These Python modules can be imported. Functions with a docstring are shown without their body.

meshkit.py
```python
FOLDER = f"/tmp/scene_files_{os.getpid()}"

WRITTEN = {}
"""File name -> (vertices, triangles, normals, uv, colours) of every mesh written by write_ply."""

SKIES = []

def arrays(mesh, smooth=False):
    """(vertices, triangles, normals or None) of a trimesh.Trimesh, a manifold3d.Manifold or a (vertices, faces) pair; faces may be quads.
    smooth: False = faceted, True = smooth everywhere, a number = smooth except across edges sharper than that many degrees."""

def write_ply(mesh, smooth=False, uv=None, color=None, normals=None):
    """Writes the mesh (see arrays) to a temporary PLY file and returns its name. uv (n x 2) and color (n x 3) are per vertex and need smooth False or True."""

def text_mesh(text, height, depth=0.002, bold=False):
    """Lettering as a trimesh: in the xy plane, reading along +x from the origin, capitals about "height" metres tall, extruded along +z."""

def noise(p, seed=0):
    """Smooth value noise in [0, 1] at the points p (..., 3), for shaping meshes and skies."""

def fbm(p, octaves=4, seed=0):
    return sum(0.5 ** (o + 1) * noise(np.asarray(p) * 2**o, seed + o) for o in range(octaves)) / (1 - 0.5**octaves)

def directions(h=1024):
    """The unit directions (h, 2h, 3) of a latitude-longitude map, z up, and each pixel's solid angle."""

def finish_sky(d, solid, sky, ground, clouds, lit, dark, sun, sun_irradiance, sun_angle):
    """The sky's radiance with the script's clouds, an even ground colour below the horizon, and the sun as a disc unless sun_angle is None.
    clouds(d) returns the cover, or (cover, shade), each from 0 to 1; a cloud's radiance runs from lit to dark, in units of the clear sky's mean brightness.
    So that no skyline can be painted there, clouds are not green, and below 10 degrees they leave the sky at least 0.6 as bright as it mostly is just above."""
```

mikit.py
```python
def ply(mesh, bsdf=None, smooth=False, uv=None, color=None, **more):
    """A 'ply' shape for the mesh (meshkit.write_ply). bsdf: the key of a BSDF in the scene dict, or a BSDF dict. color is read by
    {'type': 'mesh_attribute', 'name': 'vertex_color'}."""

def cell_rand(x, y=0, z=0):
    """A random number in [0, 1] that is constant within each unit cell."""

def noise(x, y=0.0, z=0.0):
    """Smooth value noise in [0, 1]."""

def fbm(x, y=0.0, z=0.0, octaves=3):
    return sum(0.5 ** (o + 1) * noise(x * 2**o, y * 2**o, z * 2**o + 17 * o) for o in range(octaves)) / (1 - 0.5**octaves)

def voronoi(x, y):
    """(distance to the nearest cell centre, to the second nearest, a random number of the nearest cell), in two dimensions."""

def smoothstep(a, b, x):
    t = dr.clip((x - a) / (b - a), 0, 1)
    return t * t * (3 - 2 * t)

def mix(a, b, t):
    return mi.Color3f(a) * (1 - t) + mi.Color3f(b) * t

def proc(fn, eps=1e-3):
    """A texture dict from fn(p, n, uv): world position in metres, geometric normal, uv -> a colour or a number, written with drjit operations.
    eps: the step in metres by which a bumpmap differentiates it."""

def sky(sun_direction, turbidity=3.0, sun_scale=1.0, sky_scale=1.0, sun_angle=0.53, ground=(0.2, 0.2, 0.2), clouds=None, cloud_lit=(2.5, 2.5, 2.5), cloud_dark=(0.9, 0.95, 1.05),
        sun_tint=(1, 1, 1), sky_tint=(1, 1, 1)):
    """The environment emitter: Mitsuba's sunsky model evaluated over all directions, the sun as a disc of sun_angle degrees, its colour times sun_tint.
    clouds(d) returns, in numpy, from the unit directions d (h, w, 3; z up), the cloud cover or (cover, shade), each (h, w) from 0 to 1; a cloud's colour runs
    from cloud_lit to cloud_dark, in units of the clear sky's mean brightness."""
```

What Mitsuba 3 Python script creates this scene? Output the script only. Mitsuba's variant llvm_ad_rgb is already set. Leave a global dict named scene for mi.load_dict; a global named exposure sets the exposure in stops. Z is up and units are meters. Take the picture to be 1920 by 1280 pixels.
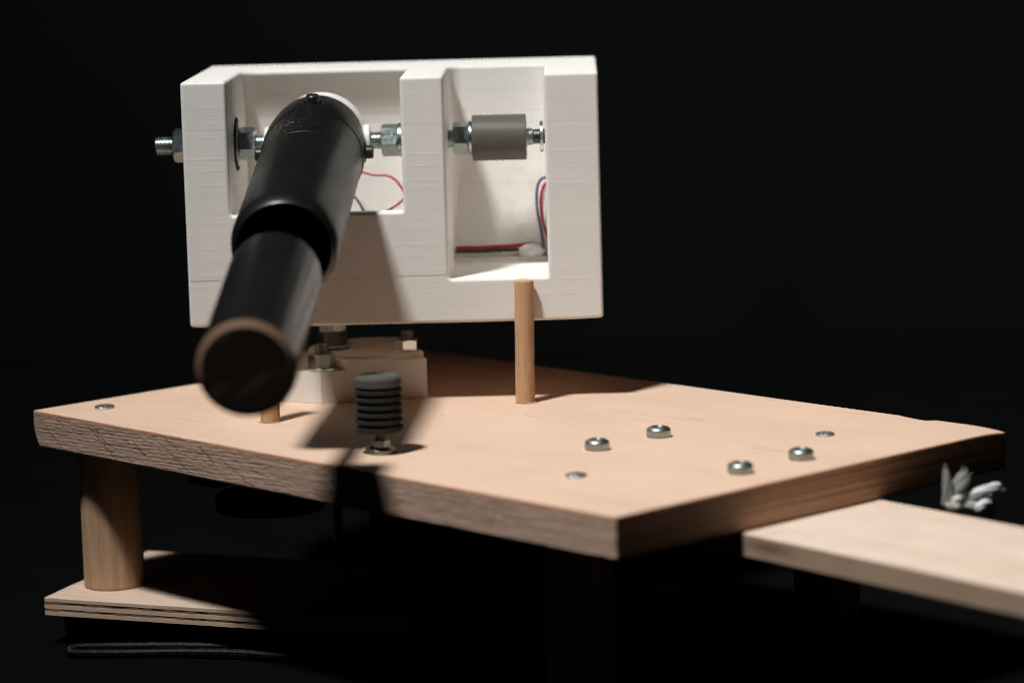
import math
import numpy as np
import trimesh
import drjit as dr
import mitsuba as mi
import manifold3d as m3
import meshkit
import mikit
from mikit import proc, noise, fbm, smoothstep, mix

T = mi.ScalarTransform4f
scene, labels = {}, {}
rng = np.random.default_rng(7)
V = lambda *a: np.array(a, float)

# ---------------------------------------------------------------- camera, lamp, exposure
CAM = V(0, 0, 0.2549)
FWD, UPV = V(0, 0.98911, -0.14717), V(0.0274, 0.1471, 0.98873)
scene['camera'] = {
    'type': 'thinlens', 'fov': math.degrees(2 * math.atan(960 / 5850)), 'fov_axis': 'x',
    'to_world': T().look_at(origin=CAM.tolist(), target=(CAM + FWD).tolist(), up=UPV.tolist()),
    'aperture_radius': 0.0100, 'focus_distance': 1.49, 'near_clip': 0.05, 'far_clip': 50.0}
exposure = 0.0
LAMP_AIM = V(-0.02, 1.45, 0.05)
LAMP_DIR = V(-0.315, -0.365, 1.0) / np.linalg.norm(V(-0.315, -0.365, 1.0))
LAMP_DIST, LAMP_R, LAMP_L = 2.2, 0.139, 316.0
LAMP_POS = LAMP_AIM + LAMP_DIR * LAMP_DIST


# ---------------------------------------------------------------- helpers
def basis(d):
    d = np.asarray(d, float) / np.linalg.norm(d)
    a = np.cross(d, V(0, 0, 1) if abs(d[2]) < 0.9 else V(1, 0, 0))
    a /= np.linalg.norm(a)
    return a, np.cross(d, a), d


def mesh(v, f):
    return trimesh.Trimesh(np.asarray(v, float), np.asarray(f, int), process=False)


def from_m(m):
    x = m.to_mesh()
    return mesh(x.vert_properties[:, :3], x.tri_verts)


def to_m(t):
    return m3.Manifold(m3.Mesh(np.asarray(t.vertices, np.float32), np.asarray(t.faces, np.uint32)))


def quads(rows, cols, wrap=True):
    """Grid faces, rows x cols, wrapping over the columns."""
    f = []
    for i in range(rows - 1):
        j = np.arange(cols if wrap else cols - 1)
        k = (j + 1) % cols
        a, b, c, d = i * cols + j, i * cols + k, (i + 1) * cols + k, (i + 1) * cols + j
        f += [np.stack([a, b, c], 1), np.stack([a, c, d], 1)]
    return np.vstack(f)


def lathe(profile, p0, axis, seg=64):
    """Closed solid of revolution: profile = [(height, radius), ...] along the axis from p0."""
    a, b, d = basis(axis)
    ang = np.arange(seg) * 2 * np.pi / seg
    ring = np.cos(ang)[:, None] * a + np.sin(ang)[:, None] * b
    v = np.vstack([p0 + d * h + ring * max(r, 1e-7) for h, r in profile])
    return mesh(v, quads(len(profile), seg))


def solid(profile, p0, axis, seg=64):
    h0, h1 = profile[0][0], profile[-1][0]
    return lathe([(h0, 0)] + list(profile) + [(h1, 0)], p0, axis, seg)


def curve(points, n=12):
    p = np.asarray(points, float)
    q = np.vstack([2 * p[0] - p[1], p, 2 * p[-1] - p[-2]])
    out = []
    for i in range(1, len(q) - 2):
        t = np.linspace(0, 1, n, endpoint=False)[:, None]
        a, b, c, d = q[i - 1], q[i], q[i + 1], q[i + 2]
        out.append(0.5 * (2 * b + (c - a) * t + (2 * a - 5 * b + 4 * c - d) * t ** 2 + (3 * b - a - 3 * c + d) * t ** 3))
    return np.vstack(out + [p[-1:]])


def tube(points, radius, sides=12, n=12, braid=0.0):
    p = curve(points, n)
    t = np.gradient(p, axis=0)
    t /= np.linalg.norm(t, axis=1, keepdims=True)
    ref = V(0, 0, 1) if abs(t[:, 2]).max() < 0.95 else V(0.3, 0.9, 0.1)
    a = np.cross(t, ref)
    a /= np.linalg.norm(a, axis=1, keepdims=True)
    b = np.cross(t, a)
    s = np.r_[0, np.cumsum(np.linalg.norm(np.diff(p, axis=0), axis=1))]
    r = np.broadcast_to(radius, (len(p),)).astype(float)
    ang = np.arange(sides) * 2 * np.pi / sides
    rr = r[:, None] * np.ones(sides)
    if braid:
        k = s[:, None] * 2 * np.pi / 0.0022
        rr = rr * (1 + braid * np.sin(4 * ang + k) * np.sin(4 * ang - k))
    v = p[:, None] + rr[..., None] * (np.cos(ang)[None, :, None] * a[:, None] + np.sin(ang)[None, :, None] * b[:, None])
    nv = v.reshape(-1, 3)
    f = quads(len(p), sides)
    i0, i1 = len(nv), len(nv) + 1
    j = np.arange(sides)
    e = (len(p) - 1) * sides
    f = np.vstack([f, np.stack([j * 0 + i0, (j + 1) % sides, j], 1), np.stack([j * 0 + i1, e + j, e + (j + 1) % sides], 1)])
    m = mesh(np.vstack([nv, p[0] - t[0] * r[0] * 0.4, p[-1] + t[-1] * r[-1] * 0.4]), f)
    m.fix_normals()
    return m


def thread(p0, p1, r, pitch=0.0014, depth=0.0006, seg=28):
    d = np.asarray(p1) - p0
    L = np.linalg.norm(d)
    a, b, d = basis(d)
    n = int(L / pitch * 10) + 2
    h = np.linspace(0, L, n)
    ang = np.arange(seg) * 2 * np.pi / seg
    ph = (h[:, None] / pitch - ang[None] / (2 * np.pi)) % 1.0
    rr = r - depth * np.clip(np.abs(2 * ph - 1) * 1.4 - 0.2, 0, 1)
    end = np.clip(np.minimum(h, L - h) / 0.0012, 0, 1)[:, None]
    rr = np.minimum(rr, r - depth * (1 - end) * 1.2)
    v = (p0 + h[:, None] * d)[:, None] + rr[..., None] * (np.cos(ang)[None, :, None] * a + np.sin(ang)[None, :, None] * b)
    v = np.vstack([v.reshape(-1, 3), p0, p1])
    j = np.arange(seg)
    e = (n - 1) * seg
    f = np.vstack([quads(n, seg), np.stack([j * 0 + len(v) - 2, (j + 1) % seg, j], 1), np.stack([j * 0 + len(v) - 1, e + j, e + (j + 1) % seg], 1)])
    m = mesh(v, f)
    m.fix_normals()
    return m


def place(t, origin, x, y, z):
    M = np.eye(4)
    M[:3, 0], M[:3, 1], M[:3, 2], M[:3, 3] = x, y, z, origin
    t = t.copy()
    t.apply_transform(M)
    return t


def nut(c, axis, af=0.0146, thick=0.0075, hole=0.0044, rot=0.0):
    """Chamfered hexagon nut standing on c along the axis."""
    R = af / math.sqrt(3)
    hexa = m3.CrossSection([[(R * math.cos(k * math.pi / 3 + rot), R * math.sin(k * math.pi / 3 + rot)) for k in range(6)]])
    body = m3.Manifold.extrude(hexa, thick)
    e = (R - af / 2) * 0.62 + 0.0002
    prof = m3.CrossSection([[(0, 0), (af / 2 * 0.97, 0), (R * 1.01, e), (R * 1.01, thick - e), (af / 2 * 0.97, thick), (0, thick)]])
    body = body ^ m3.Manifold.revolve(prof, 60)
    h = m3.Manifold.cylinder(thick * 3, hole, hole, 30).translate((0, 0, -thick))
    t = from_m(body - h)
    a, b, d = basis(axis)
    return place(t, c, a, b, d)


def washer(c, axis, r=0.0088, thick=0.0014, hole=0.0044):
    return lathe([(0, hole), (0, r - 0.0002), (0.0002, r), (thick - 0.0002, r), (thick, r - 0.0002), (thick, hole), (0, hole)], c, axis, 48)


def add(key, m, bsdf, smooth=30, label=None, cat=None, group=None, kind=None):
    scene[key] = mikit.ply(m, bsdf, smooth=smooth)
    note(key, label, cat, group, kind)
    return key


def note(key, label=None, cat=None, group=None, kind=None):
    d = {k: v for k, v in (('label', label), ('category', cat), ('group', group), ('kind', kind)) if v}
    if d:
        labels[key] = d


def two(b):
    return {'type': 'twosided', 'b': b}


def principled(color, rough=0.5, spec=0.5, **k):
    c = color if isinstance(color, dict) else {'type': 'rgb', 'value': list(color)}
    r = rough if isinstance(rough, dict) else float(rough)
    return {'type': 'principled', 'base_color': c, 'roughness': r, 'specular': spec, **k}


def bump(b, fn, scale, eps=1e-4):
    return {'type': 'bumpmap', 'arbitrary': proc(fn, eps), 'scale': scale, 'b': b}


# ---------------------------------------------------------------- frames of the two main bodies
TH = 0.8212
CB = V(0.0395, 1.2269, 0.0)                       # near corner of the plank's top
E1 = V(-math.cos(TH), math.sin(TH), 0)             # along the long front edge, towards the left corner
E2 = V(math.sin(TH), math.cos(TH), 0)              # along the right edge, towards the far corner
PW, PD, PT = 0.4079, 0.2515, 0.018
CA = CB + E1 * PW
PHI = -0.02183
BX, BY, BZ = V(math.cos(PHI), math.sin(PHI), 0), V(-math.sin(PHI), math.cos(PHI), 0), V(0, 0, 1)
BO = V(-0.1579, 1.5174, 0.0395)                    # lower left front corner of the housing
BW, BH, BD = 0.2032, 0.1210, 0.1329


def blk(u, v, z):
    return BO + BX * u + BY * v + BZ * z


def board_st(p):
    """Coordinates along the plank: x from the left corner along the front edge, y towards the back."""
    x, y = p.x - float(CA[0]), p.y - float(CA[1])
    return -(x * float(E1[0]) + y * float(E1[1])), x * float(E2[0]) + y * float(E2[1])


# checks that run slantwise across the front edge: (start along, start depth, end along, end depth)
CRACKS = [(0.003, 0.001, 0.024, 0.0165), (0.046, 0.002, 0.070, 0.0175), (0.052, 0.004, 0.064, 0.011), (0.098, 0.0015, 0.128, 0.0165), (0.107, 0.001, 0.121, 0.008),
          (0.150, 0.006, 0.176, 0.018), (0.020, 0.002, 0.028, 0.007), (0.083, 0.006, 0.094, 0.013), (0.135, 0.002, 0.146, 0.010)]

# short scratches and pores in the top: (start along, start across, end along, end across, width, depth of tone)
MARKS = [(0.2052, 0.1421, 0.2135, 0.1430, 0.0004, 0.8), (0.2271, 0.1761, 0.2860, 0.1825, 0.0009, 0.22), (0.2664, 0.2455, 0.2716, 0.2462, 0.0005, 0.9), (0.2909, 0.2389, 0.2935, 0.2392, 0.0005, 0.7),
         (0.3129, 0.2408, 0.3330, 0.2440, 0.0006, 0.45), (0.2540, 0.1671, 0.2789, 0.1690, 0.0016, 0.16), (0.2745, 0.1838, 0.2800, 0.1850, 0.0018, 0.30), (0.0146, 0.0053, 0.0245, 0.0207, 0.0005, 0.35),
         (0.0675, 0.0311, 0.1000, 0.0330, 0.0006, 0.28), (0.1037, 0.0480, 0.1250, 0.0500, 0.0005, 0.30), (0.1723, 0.1184, 0.1745, 0.1165, 0.0005, 0.8), (0.2961, 0.0872, 0.3348, 0.1018, 0.0005, 0.10),
         (0.2316, 0.1223, 0.2500, 0.1240, 0.0006, 0.18), (0.3600, 0.1500, 0.3950, 0.1540, 0.0007, 0.20), (0.3400, 0.2050, 0.3700, 0.2080, 0.0006, 0.22), (0.1500, 0.0700, 0.1800, 0.0730, 0.0006, 0.16)]

# ---------------------------------------------------------------- materials
def wood_top(p, n, uv):
    s, t = board_st(p)
    wob = (fbm(s * 9, t * 22, 1.0, 3) - 0.5) * 0.03
    g = fbm(s * 14, (t + wob) * 420, 0.0, 3)
    big = fbm(s * 5, (t + wob) * 45, 3.0, 3)
    pore = smoothstep(0.70, 0.80, noise(s * 45, (t + wob) * 1500, 5.0)) * smoothstep(0.45, 0.7, noise(s * 12, t * 60, 9.0))
    c = mix((0.695, 0.492, 0.366), (0.655, 0.452, 0.328), g * 0.45 + smoothstep(0.42, 0.72, big) * 0.55)
    streak = smoothstep(0.68, 0.82, fbm(s * 16, (t + wob) * 190, 12.0, 2))
    c = mix(c, (0.58, 0.31, 0.19), streak * 0.13 * smoothstep(0.4, 0.7, noise(s * 9, t * 20, 30.0)))
    c = mix(c, (0.34, 0.18, 0.11), pore * 0.28 * smoothstep(0.45, 0.75, noise(s * 7, t * 14, 40.0)))
    mark = mi.Float(0)
    for s0_, t0_, s1_, t1_, w_, k_ in MARKS:
        dx, dy = s1_ - s0_, t1_ - t0_
        h = dr.clip(((s - s0_) * dx + (t - t0_) * dy) / (dx * dx + dy * dy), 0, 1)
        d2 = dr.square(s - s0_ - h * dx) + dr.square(t - t0_ - h * dy)
        mark = dr.maximum(mark, k_ * dr.exp(-d2 / (w_ * w_)) * (0.35 + 0.65 * noise(s * 900, t * 900, 3.0)))
    c = mix(c, (0.22, 0.105, 0.06), mark)
    blot = fbm(s * 26, t * 26, 21.0, 3)
    c = c * (0.95 + 0.10 * blot)
    # the sawn edges are greyer and rougher than the planed face
    side = smoothstep(0.75, 0.45, dr.abs(n.z))
    e = fbm(s * 60, p.z * 1700 + s * 24, t * 60, 3) * 0.6 + fbm(s * 500, p.z * 1500, t * 60, 2) * 0.4
    lay = dr.abs((p.z - s * 0.02 + 0.0007 * noise(s * 40, p.z * 60, 1.0)) / 0.0017 - dr.floor((p.z - s * 0.02 + 0.0007 * noise(s * 40, p.z * 60, 1.0)) / 0.0017) - 0.5)
    dark_line = smoothstep(0.16, 0.04, lay) * smoothstep(0.25, 0.65, noise(s * 70, p.z * 500, 6.0))
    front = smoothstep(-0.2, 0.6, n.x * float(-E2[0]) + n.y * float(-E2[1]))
    ec = mix((0.345, 0.222, 0.162), (0.60, 0.42, 0.322), e)
    ec = mix(ec, (0.15, 0.09, 0.065), dark_line * 0.6)
    crack = mi.Float(0)
    for x0, t0, x1, t1 in CRACKS:
        k = (-p.z - t0) / (t1 - t0)
        dx = s - (x0 + (x1 - x0) * k + 0.0014 * (noise(p.z * 900, x0 * 900) - 0.5))
        crack = dr.maximum(crack, dr.select((k > 0) & (k < 1), dr.exp(-dr.square(dx / 0.00065)), 0) * (0.35 + 0.65 * noise(p.z * 700, x0 * 500, 4.0)))
    ec = mix(ec, (0.05, 0.032, 0.022), crack * 0.95 * smoothstep(0.0, 0.6, n.x * float(-E2[0]) + n.y * float(-E2[1])))
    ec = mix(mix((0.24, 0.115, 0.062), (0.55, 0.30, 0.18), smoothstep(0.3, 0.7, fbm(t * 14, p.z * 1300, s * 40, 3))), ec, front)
    rim = smoothstep(-0.0018, -0.0011, p.z) * (0.45 + 0.55 * noise(s * 180, t * 180, 2.0))
    ec = mix(ec, (0.50, 0.20, 0.10), rim * 0.85)
    c = mix(c, (0.10, 0.06, 0.04), smoothstep(-0.3, -0.6, n.z))  # underside darkened to weaken the light bounced below the plank
    return mix(c, ec, side)


def wood_relief(p, n, uv):
    s, t = board_st(p)
    return fbm(s * 40, t * 900, p.z * 900, 2) * 0.6 + noise(s * 1500, t * 1500, p.z * 1500) * 0.4


def grain_along(d, light, dark, fine, seed, wide=30.0):
    a, b, d = basis(d)

    def fn(p, n, uv):
        u = p.x * float(d[0]) + p.y * float(d[1]) + p.z * float(d[2])
        v = p.x * float(a[0]) + p.y * float(a[1]) + p.z * float(a[2])
        w = p.x * float(b[0]) + p.y * float(b[1]) + p.z * float(b[2])
        wob = (fbm(u * 12, v * 30, seed, 2) - 0.5) * 0.02
        g = fbm(u * 10, (v + wob) * fine, (w + wob) * fine, 3)
        l = fbm(u * 5, (v + wob) * wide, w * wide + seed, 2)
        pores = smoothstep(0.70, 0.82, noise(u * 60, v * 2600, w * 2600 + seed))
        c = mix(light, dark, smoothstep(0.25, 0.75, g) * 0.6 + smoothstep(0.35, 0.7, l) * 0.4)
        return mix(c, mi.Color3f(*[x * 0.55 for x in dark]), pores * 0.45)

    return fn


SPOT = blk(0.1625, 0.0735, 0.052)


def layer_height(p, n, uv):
    """Layers of a filament print: straight and horizontal, a few of them proud."""
    z = p.z
    u = p.x + p.y * 0.7
    a = noise(0.0, 0.0, z * 1150)
    b = noise(u * 5, 3.0, z * 2900) * 0.7 + noise(u * 160, 4.0, z * 2900) * 0.3
    one = smoothstep(0.66, 0.80, noise(0.5, 7.0, z * 700)) * (0.4 + 0.6 * noise(u * 40, 1.0, z * 300))
    return a * 0.45 + b * 0.6 + one * 0.8


def white_print(p, n, uv):
    u = p.x + p.y * 0.7
    l = noise(u * 3, 0.0, p.z * 1500)
    d = smoothstep(0.74, 0.82, noise(u * 1.5, 2.0, p.z * 640))
    c = mix((0.820, 0.785, 0.742), (0.850, 0.815, 0.772), l)
    q = mi.Point3f(p.x - float(SPOT[0]), p.y - float(SPOT[1]), (p.z - float(SPOT[2])) * 0.35)
    near = dr.exp(-(dr.square(q.x) + dr.square(q.y) + dr.square(q.z)) / 0.000075)
    stain = smoothstep(0.50, 0.62, fbm(p.x * 150, p.y * 150, p.z * 150, 2)) * near
    c = mix(c, (0.70, 0.60, 0.47), stain * 0.45)
    return c * (1 - 0.05 * d) * (0.97 + 0.05 * fbm(p.x * 40, p.y * 40, p.z * 40, 2))


SCUFF = blk(0.0545, -0.016, 0.1000)


def scuffed(p, n, uv):
    d2 = dr.square(p.x - float(SCUFF[0])) + dr.square((p.y - float(SCUFF[1])) * 0.6) + dr.square(p.z - float(SCUFF[2]))
    close = dr.exp(-d2 / 0.00007)
    sc = smoothstep(0.66, 0.74, noise(p.x * 1300, p.y * 500, p.z * 900)) * smoothstep(0.40, 0.62, noise(p.x * 240, p.y * 160, p.z * 240)) * close
    rare = smoothstep(0.86, 0.90, noise(p.x * 700, p.y * 500, p.z * 700)) * 0.3
    return mix((0.0055, 0.0058, 0.0055), (0.16, 0.16, 0.16), sc * 0.8 + rare * 0.25)


def scuff_rough(p, n, uv):
    return 0.30 + 0.12 * fbm(p.x * 70, p.y * 40, p.z * 70, 3)


def zinc(p, n, uv):
    return mix((0.50, 0.60, 0.60), (0.70, 0.77, 0.76), fbm(p.x * 500, p.y * 500, p.z * 500, 2))


def zinc_rough(p, n, uv):
    return 0.21 + 0.17 * fbm(p.x * 700, p.y * 700, p.z * 700, 2)


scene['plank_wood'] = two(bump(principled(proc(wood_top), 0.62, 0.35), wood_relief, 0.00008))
scene['dowel_wood'] = two(principled(proc(grain_along((0, 0, 1), (0.60, 0.365, 0.205), (0.46, 0.255, 0.130), 700, 1.0)), 0.6, 0.3))
scene['leg_wood'] = two(principled(proc(grain_along((0, 0, 1), (0.60, 0.405, 0.265), (0.45, 0.265, 0.155), 260, 4.0)), 0.6, 0.3))
strip_grain = grain_along((0.651, -0.7591, 0), (0.735, 0.590, 0.480), (0.66, 0.50, 0.385), 160, 8.0, 40)


def strip_wood(p, n, uv):
    c = strip_grain(p, n, uv)
    edge = smoothstep(0.75, 0.4, dr.abs(n.z))
    knot = dr.exp(-(dr.square((p.x - 0.1040) * 110) + dr.square((p.z + 0.0230) * 420)))
    sawn = mix((0.40, 0.285, 0.205), (0.34, 0.225, 0.15), fbm(p.x * 30, p.y * 30, p.z * 600, 3))
    return mix(c, mix(sawn, (0.14, 0.075, 0.045), knot * 0.8), edge)


scene['strip_wood'] = two(principled(proc(strip_wood), 0.6, 0.3))
scene['ply_pale'] = two(principled(proc(grain_along((0.932, -0.362, 0), (0.66, 0.50, 0.385), (0.55, 0.39, 0.28), 300, 2.0)), 0.65, 0.3))
scene['ply_dark'] = two(principled(proc(grain_along((0.932, -0.362, 0), (0.30, 0.17, 0.105), (0.21, 0.115, 0.07), 900, 6.0)), 0.7, 0.2))
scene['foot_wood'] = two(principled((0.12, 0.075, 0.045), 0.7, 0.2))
scene['white_plastic'] = two(bump(principled(proc(white_print), 0.42, 0.45), layer_height, 0.000062))
scene['smooth_white'] = two(principled((0.82, 0.80, 0.765), 0.4, 0.4))
scene['hub_white'] = two(bump(principled((0.80, 0.755, 0.70), 0.45, 0.35), layer_height, 0.00004))
scene['black_plastic'] = two(principled(proc(scuffed), proc(scuff_rough), 0.5))
scene['pipe_plastic'] = two(principled(proc(lambda p, n, uv: mix((0.006, 0.006, 0.006), (0.010, 0.010, 0.010), fbm(p.x * 90, p.y * 90, p.z * 90, 2))), 0.25, 0.5))
scene['matt_black'] = two(principled((0.006, 0.006, 0.006), 0.75, 0.15))
scene['raw_edge'] = two(principled((0.185, 0.105, 0.068), 0.7, 0.2))
scene['end_black'] = two(principled(proc(lambda p, n, uv: mix((0.030, 0.018, 0.012), (0.10, 0.07, 0.052), smoothstep(0.52, 0.80, fbm((p.x - p.z * 1.4) * 160, (p.x * 1.4 + p.z) * 26, 2.0, 2)) * 0.8)), 0.6, 0.3))
scene['torn_ply'] = two(principled((0.36, 0.15, 0.08), 0.8, 0.1))
scene['black_steel'] = two(principled((0.02, 0.02, 0.02), 0.35, 0.5))
scene['zinc_metal'] = two(principled(proc(zinc), proc(zinc_rough), 0.5, metallic=1.0))
scene['bright_zinc'] = two(principled((0.74, 0.78, 0.77), 0.16, 0.5, metallic=1.0))
scene['screw_zinc'] = two(principled((0.47, 0.51, 0.50), 0.42, 0.5, metallic=1.0))
scene['dull_zinc'] = two(bump(principled((0.66, 0.70, 0.69), 0.42, 0.5, metallic=1.0), lambda p, n, uv: noise(p.x * 1500, p.y * 1500, p.z * 1500), 0.0003))
scene['dark_zinc'] = two(principled((0.26, 0.265, 0.25), 0.33, 0.5, metallic=1.0))
scene['grey_plastic'] = two(principled(proc(lambda p, n, uv: mix((0.100, 0.088, 0.076), (0.122, 0.108, 0.094), fbm(p.x * 250, p.y * 120, p.z * 120, 2))), 0.45, 0.4))
scene['cap_grey'] = two(principled((0.088, 0.083, 0.074), 0.8, 0.15))
scene['bellows_rubber'] = two(principled((0.030, 0.028, 0.025), 0.8, 0.15))
scene['red_insulation'] = two(principled((0.42, 0.022, 0.045), 0.4, 0.4))
scene['black_insulation'] = two(principled((0.015, 0.015, 0.02), 0.35, 0.5))
scene['blue_insulation'] = two(principled((0.085, 0.10, 0.165), 0.4, 0.4))
scene['hot_glue'] = two(principled((0.80, 0.805, 0.785), 0.15, 0.7))
scene['white_string'] = two(principled((0.80, 0.81, 0.80), 0.6, 0.3))
scene['shaded_string'] = two(principled((0.20, 0.205, 0.195), 0.7, 0.2))  # darker copy of the string: shade on the left ends put into colour
scene['cord_fabric'] = two(principled(proc(lambda p, n, uv: mix((0.002, 0.0022, 0.0022), (0.020, 0.022, 0.021), smoothstep(0.50, 0.75, noise(p.x * 1100, p.y * 1100, p.z * 1100)))), 0.6, 0.2))
scene['table_cloth'] = two(principled(proc(lambda p, n, uv: mix((0.0022, 0.0025, 0.0025), (0.0034, 0.0037, 0.0036), fbm(p.x * 30, p.y * 30, p.z * 30, 3))), 0.9, 0.02))
scene['back_cloth'] = two(principled(proc(lambda p, n, uv: mix((0.0060, 0.0068, 0.0066), (0.0085, 0.0092, 0.0090), fbm(p.x * 5, p.y * 5, p.z * 5, 3))), 0.95, 0.0))
scene['lamp_shell'] = two(principled((0.03, 0.03, 0.03), 0.5, 0.3))

# ---------------------------------------------------------------- the setting: black table, black backdrop, the one lamp
TABLE_Z = -0.1125
xs, ys = np.linspace(-1.6, 1.6, 60), np.linspace(0.5, 2.45, 60)
gx, gy = np.meshgrid(xs, ys)
gz = TABLE_Z + (meshkit.fbm(np.stack([gx * 6, gy * 6, gx * 0], -1).reshape(-1, 3), 3).reshape(gx.shape) - 0.5) * 0.0012 - 0.0006
tab = mesh(np.stack([gx, gy, gz], -1).reshape(-1, 3), quads(60, 60, False))
add('table', tab, 'table_cloth', True, 'matt black table top under the wooden rig', 'table', kind='structure')
hs = np.linspace(TABLE_Z - 0.02, 1.6, 40)
gx, gh = np.meshgrid(np.linspace(-1.6, 1.6, 120), hs)
gy = 2.46 + 0.015 * np.sin(gx * 9 + 0.4 * np.sin(gh * 3)) + 0.008 * np.sin(gx * 23 + 1.0)
bk = mesh(np.stack([gx, gy, gh], -1).reshape(-1, 3), quads(40, 120, False))
add('backdrop', bk, 'back_cloth', True, 'plain black cloth hanging behind the rig', 'backdrop', kind='structure')

note('studio_lamp', 'round studio lamp above the rig on its left', 'lamp')
shell = lathe([(0.0, LAMP_R), (0.002, LAMP_R + 0.004), (-0.03, LAMP_R + 0.004), (-0.10, 0.05), (-0.13, 0.02), (-0.13, 0.0)], LAMP_POS, -LAMP_DIR, 48)
add('studio_lamp__housing', shell, 'lamp_shell')
a_, b_, d_ = basis(-LAMP_DIR)
ang = np.arange(48) * 2 * np.pi / 48
dv = np.vstack([LAMP_POS + LAMP_R * (np.cos(ang)[:, None] * a_ + np.sin(ang)[:, None] * b_), LAMP_POS])
j = np.arange(48)
disc = mesh(dv, np.stack([j, (j + 1) % 48, j * 0 + 48], 1))
if disc.face_normals[0] @ LAMP_DIR > 0:
    disc.faces = disc.faces[:, ::-1]
scene['studio_lamp__diffuser'] = mikit.ply(disc, None, emitter={'type': 'area', 'radiance': {'type': 'rgb', 'value': [LAMP_L * 0.99, LAMP_L, LAMP_L * 0.985]}})

# added unseen blocker by the lamp, placed only to dim the left side
LA = V(1, 0, 0) - LAMP_DIR * LAMP_DIR[0]
LA /= np.linalg.norm(LA)
LB = np.cross(LAMP_DIR, LA)
BLOCKER_S, BLOCKER_T = 0.40, 0.17
edge = -LAMP_R * (1 - BLOCKER_S / LAMP_DIST) + BLOCKER_T * BLOCKER_S / LAMP_DIST
dc0, dc1 = LAMP_POS - LA * (LAMP_R + 0.004), LAMP_POS - LAMP_DIR * BLOCKER_S + LA * edge
dn = np.cross(dc1 - dc0, LB)
dn /= np.linalg.norm(dn)
dv = np.array([c + LB * y + dn * z for c in (dc0, dc1) for y in (-0.30, 0.30) for z in (0.0, 0.002)])
blocker = m3.Manifold.hull_points(dv.astype(np.float32))
add('studio_lamp__added_blocker', from_m(blocker), 'lamp_shell', False)

# ---------------------------------------------------------------- the stand: plank, legs, plywood shelf, foot
note('wooden_stand', 'two tier wooden stand with thick plank top, round legs and plywood shelf below', 'stand')


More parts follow.
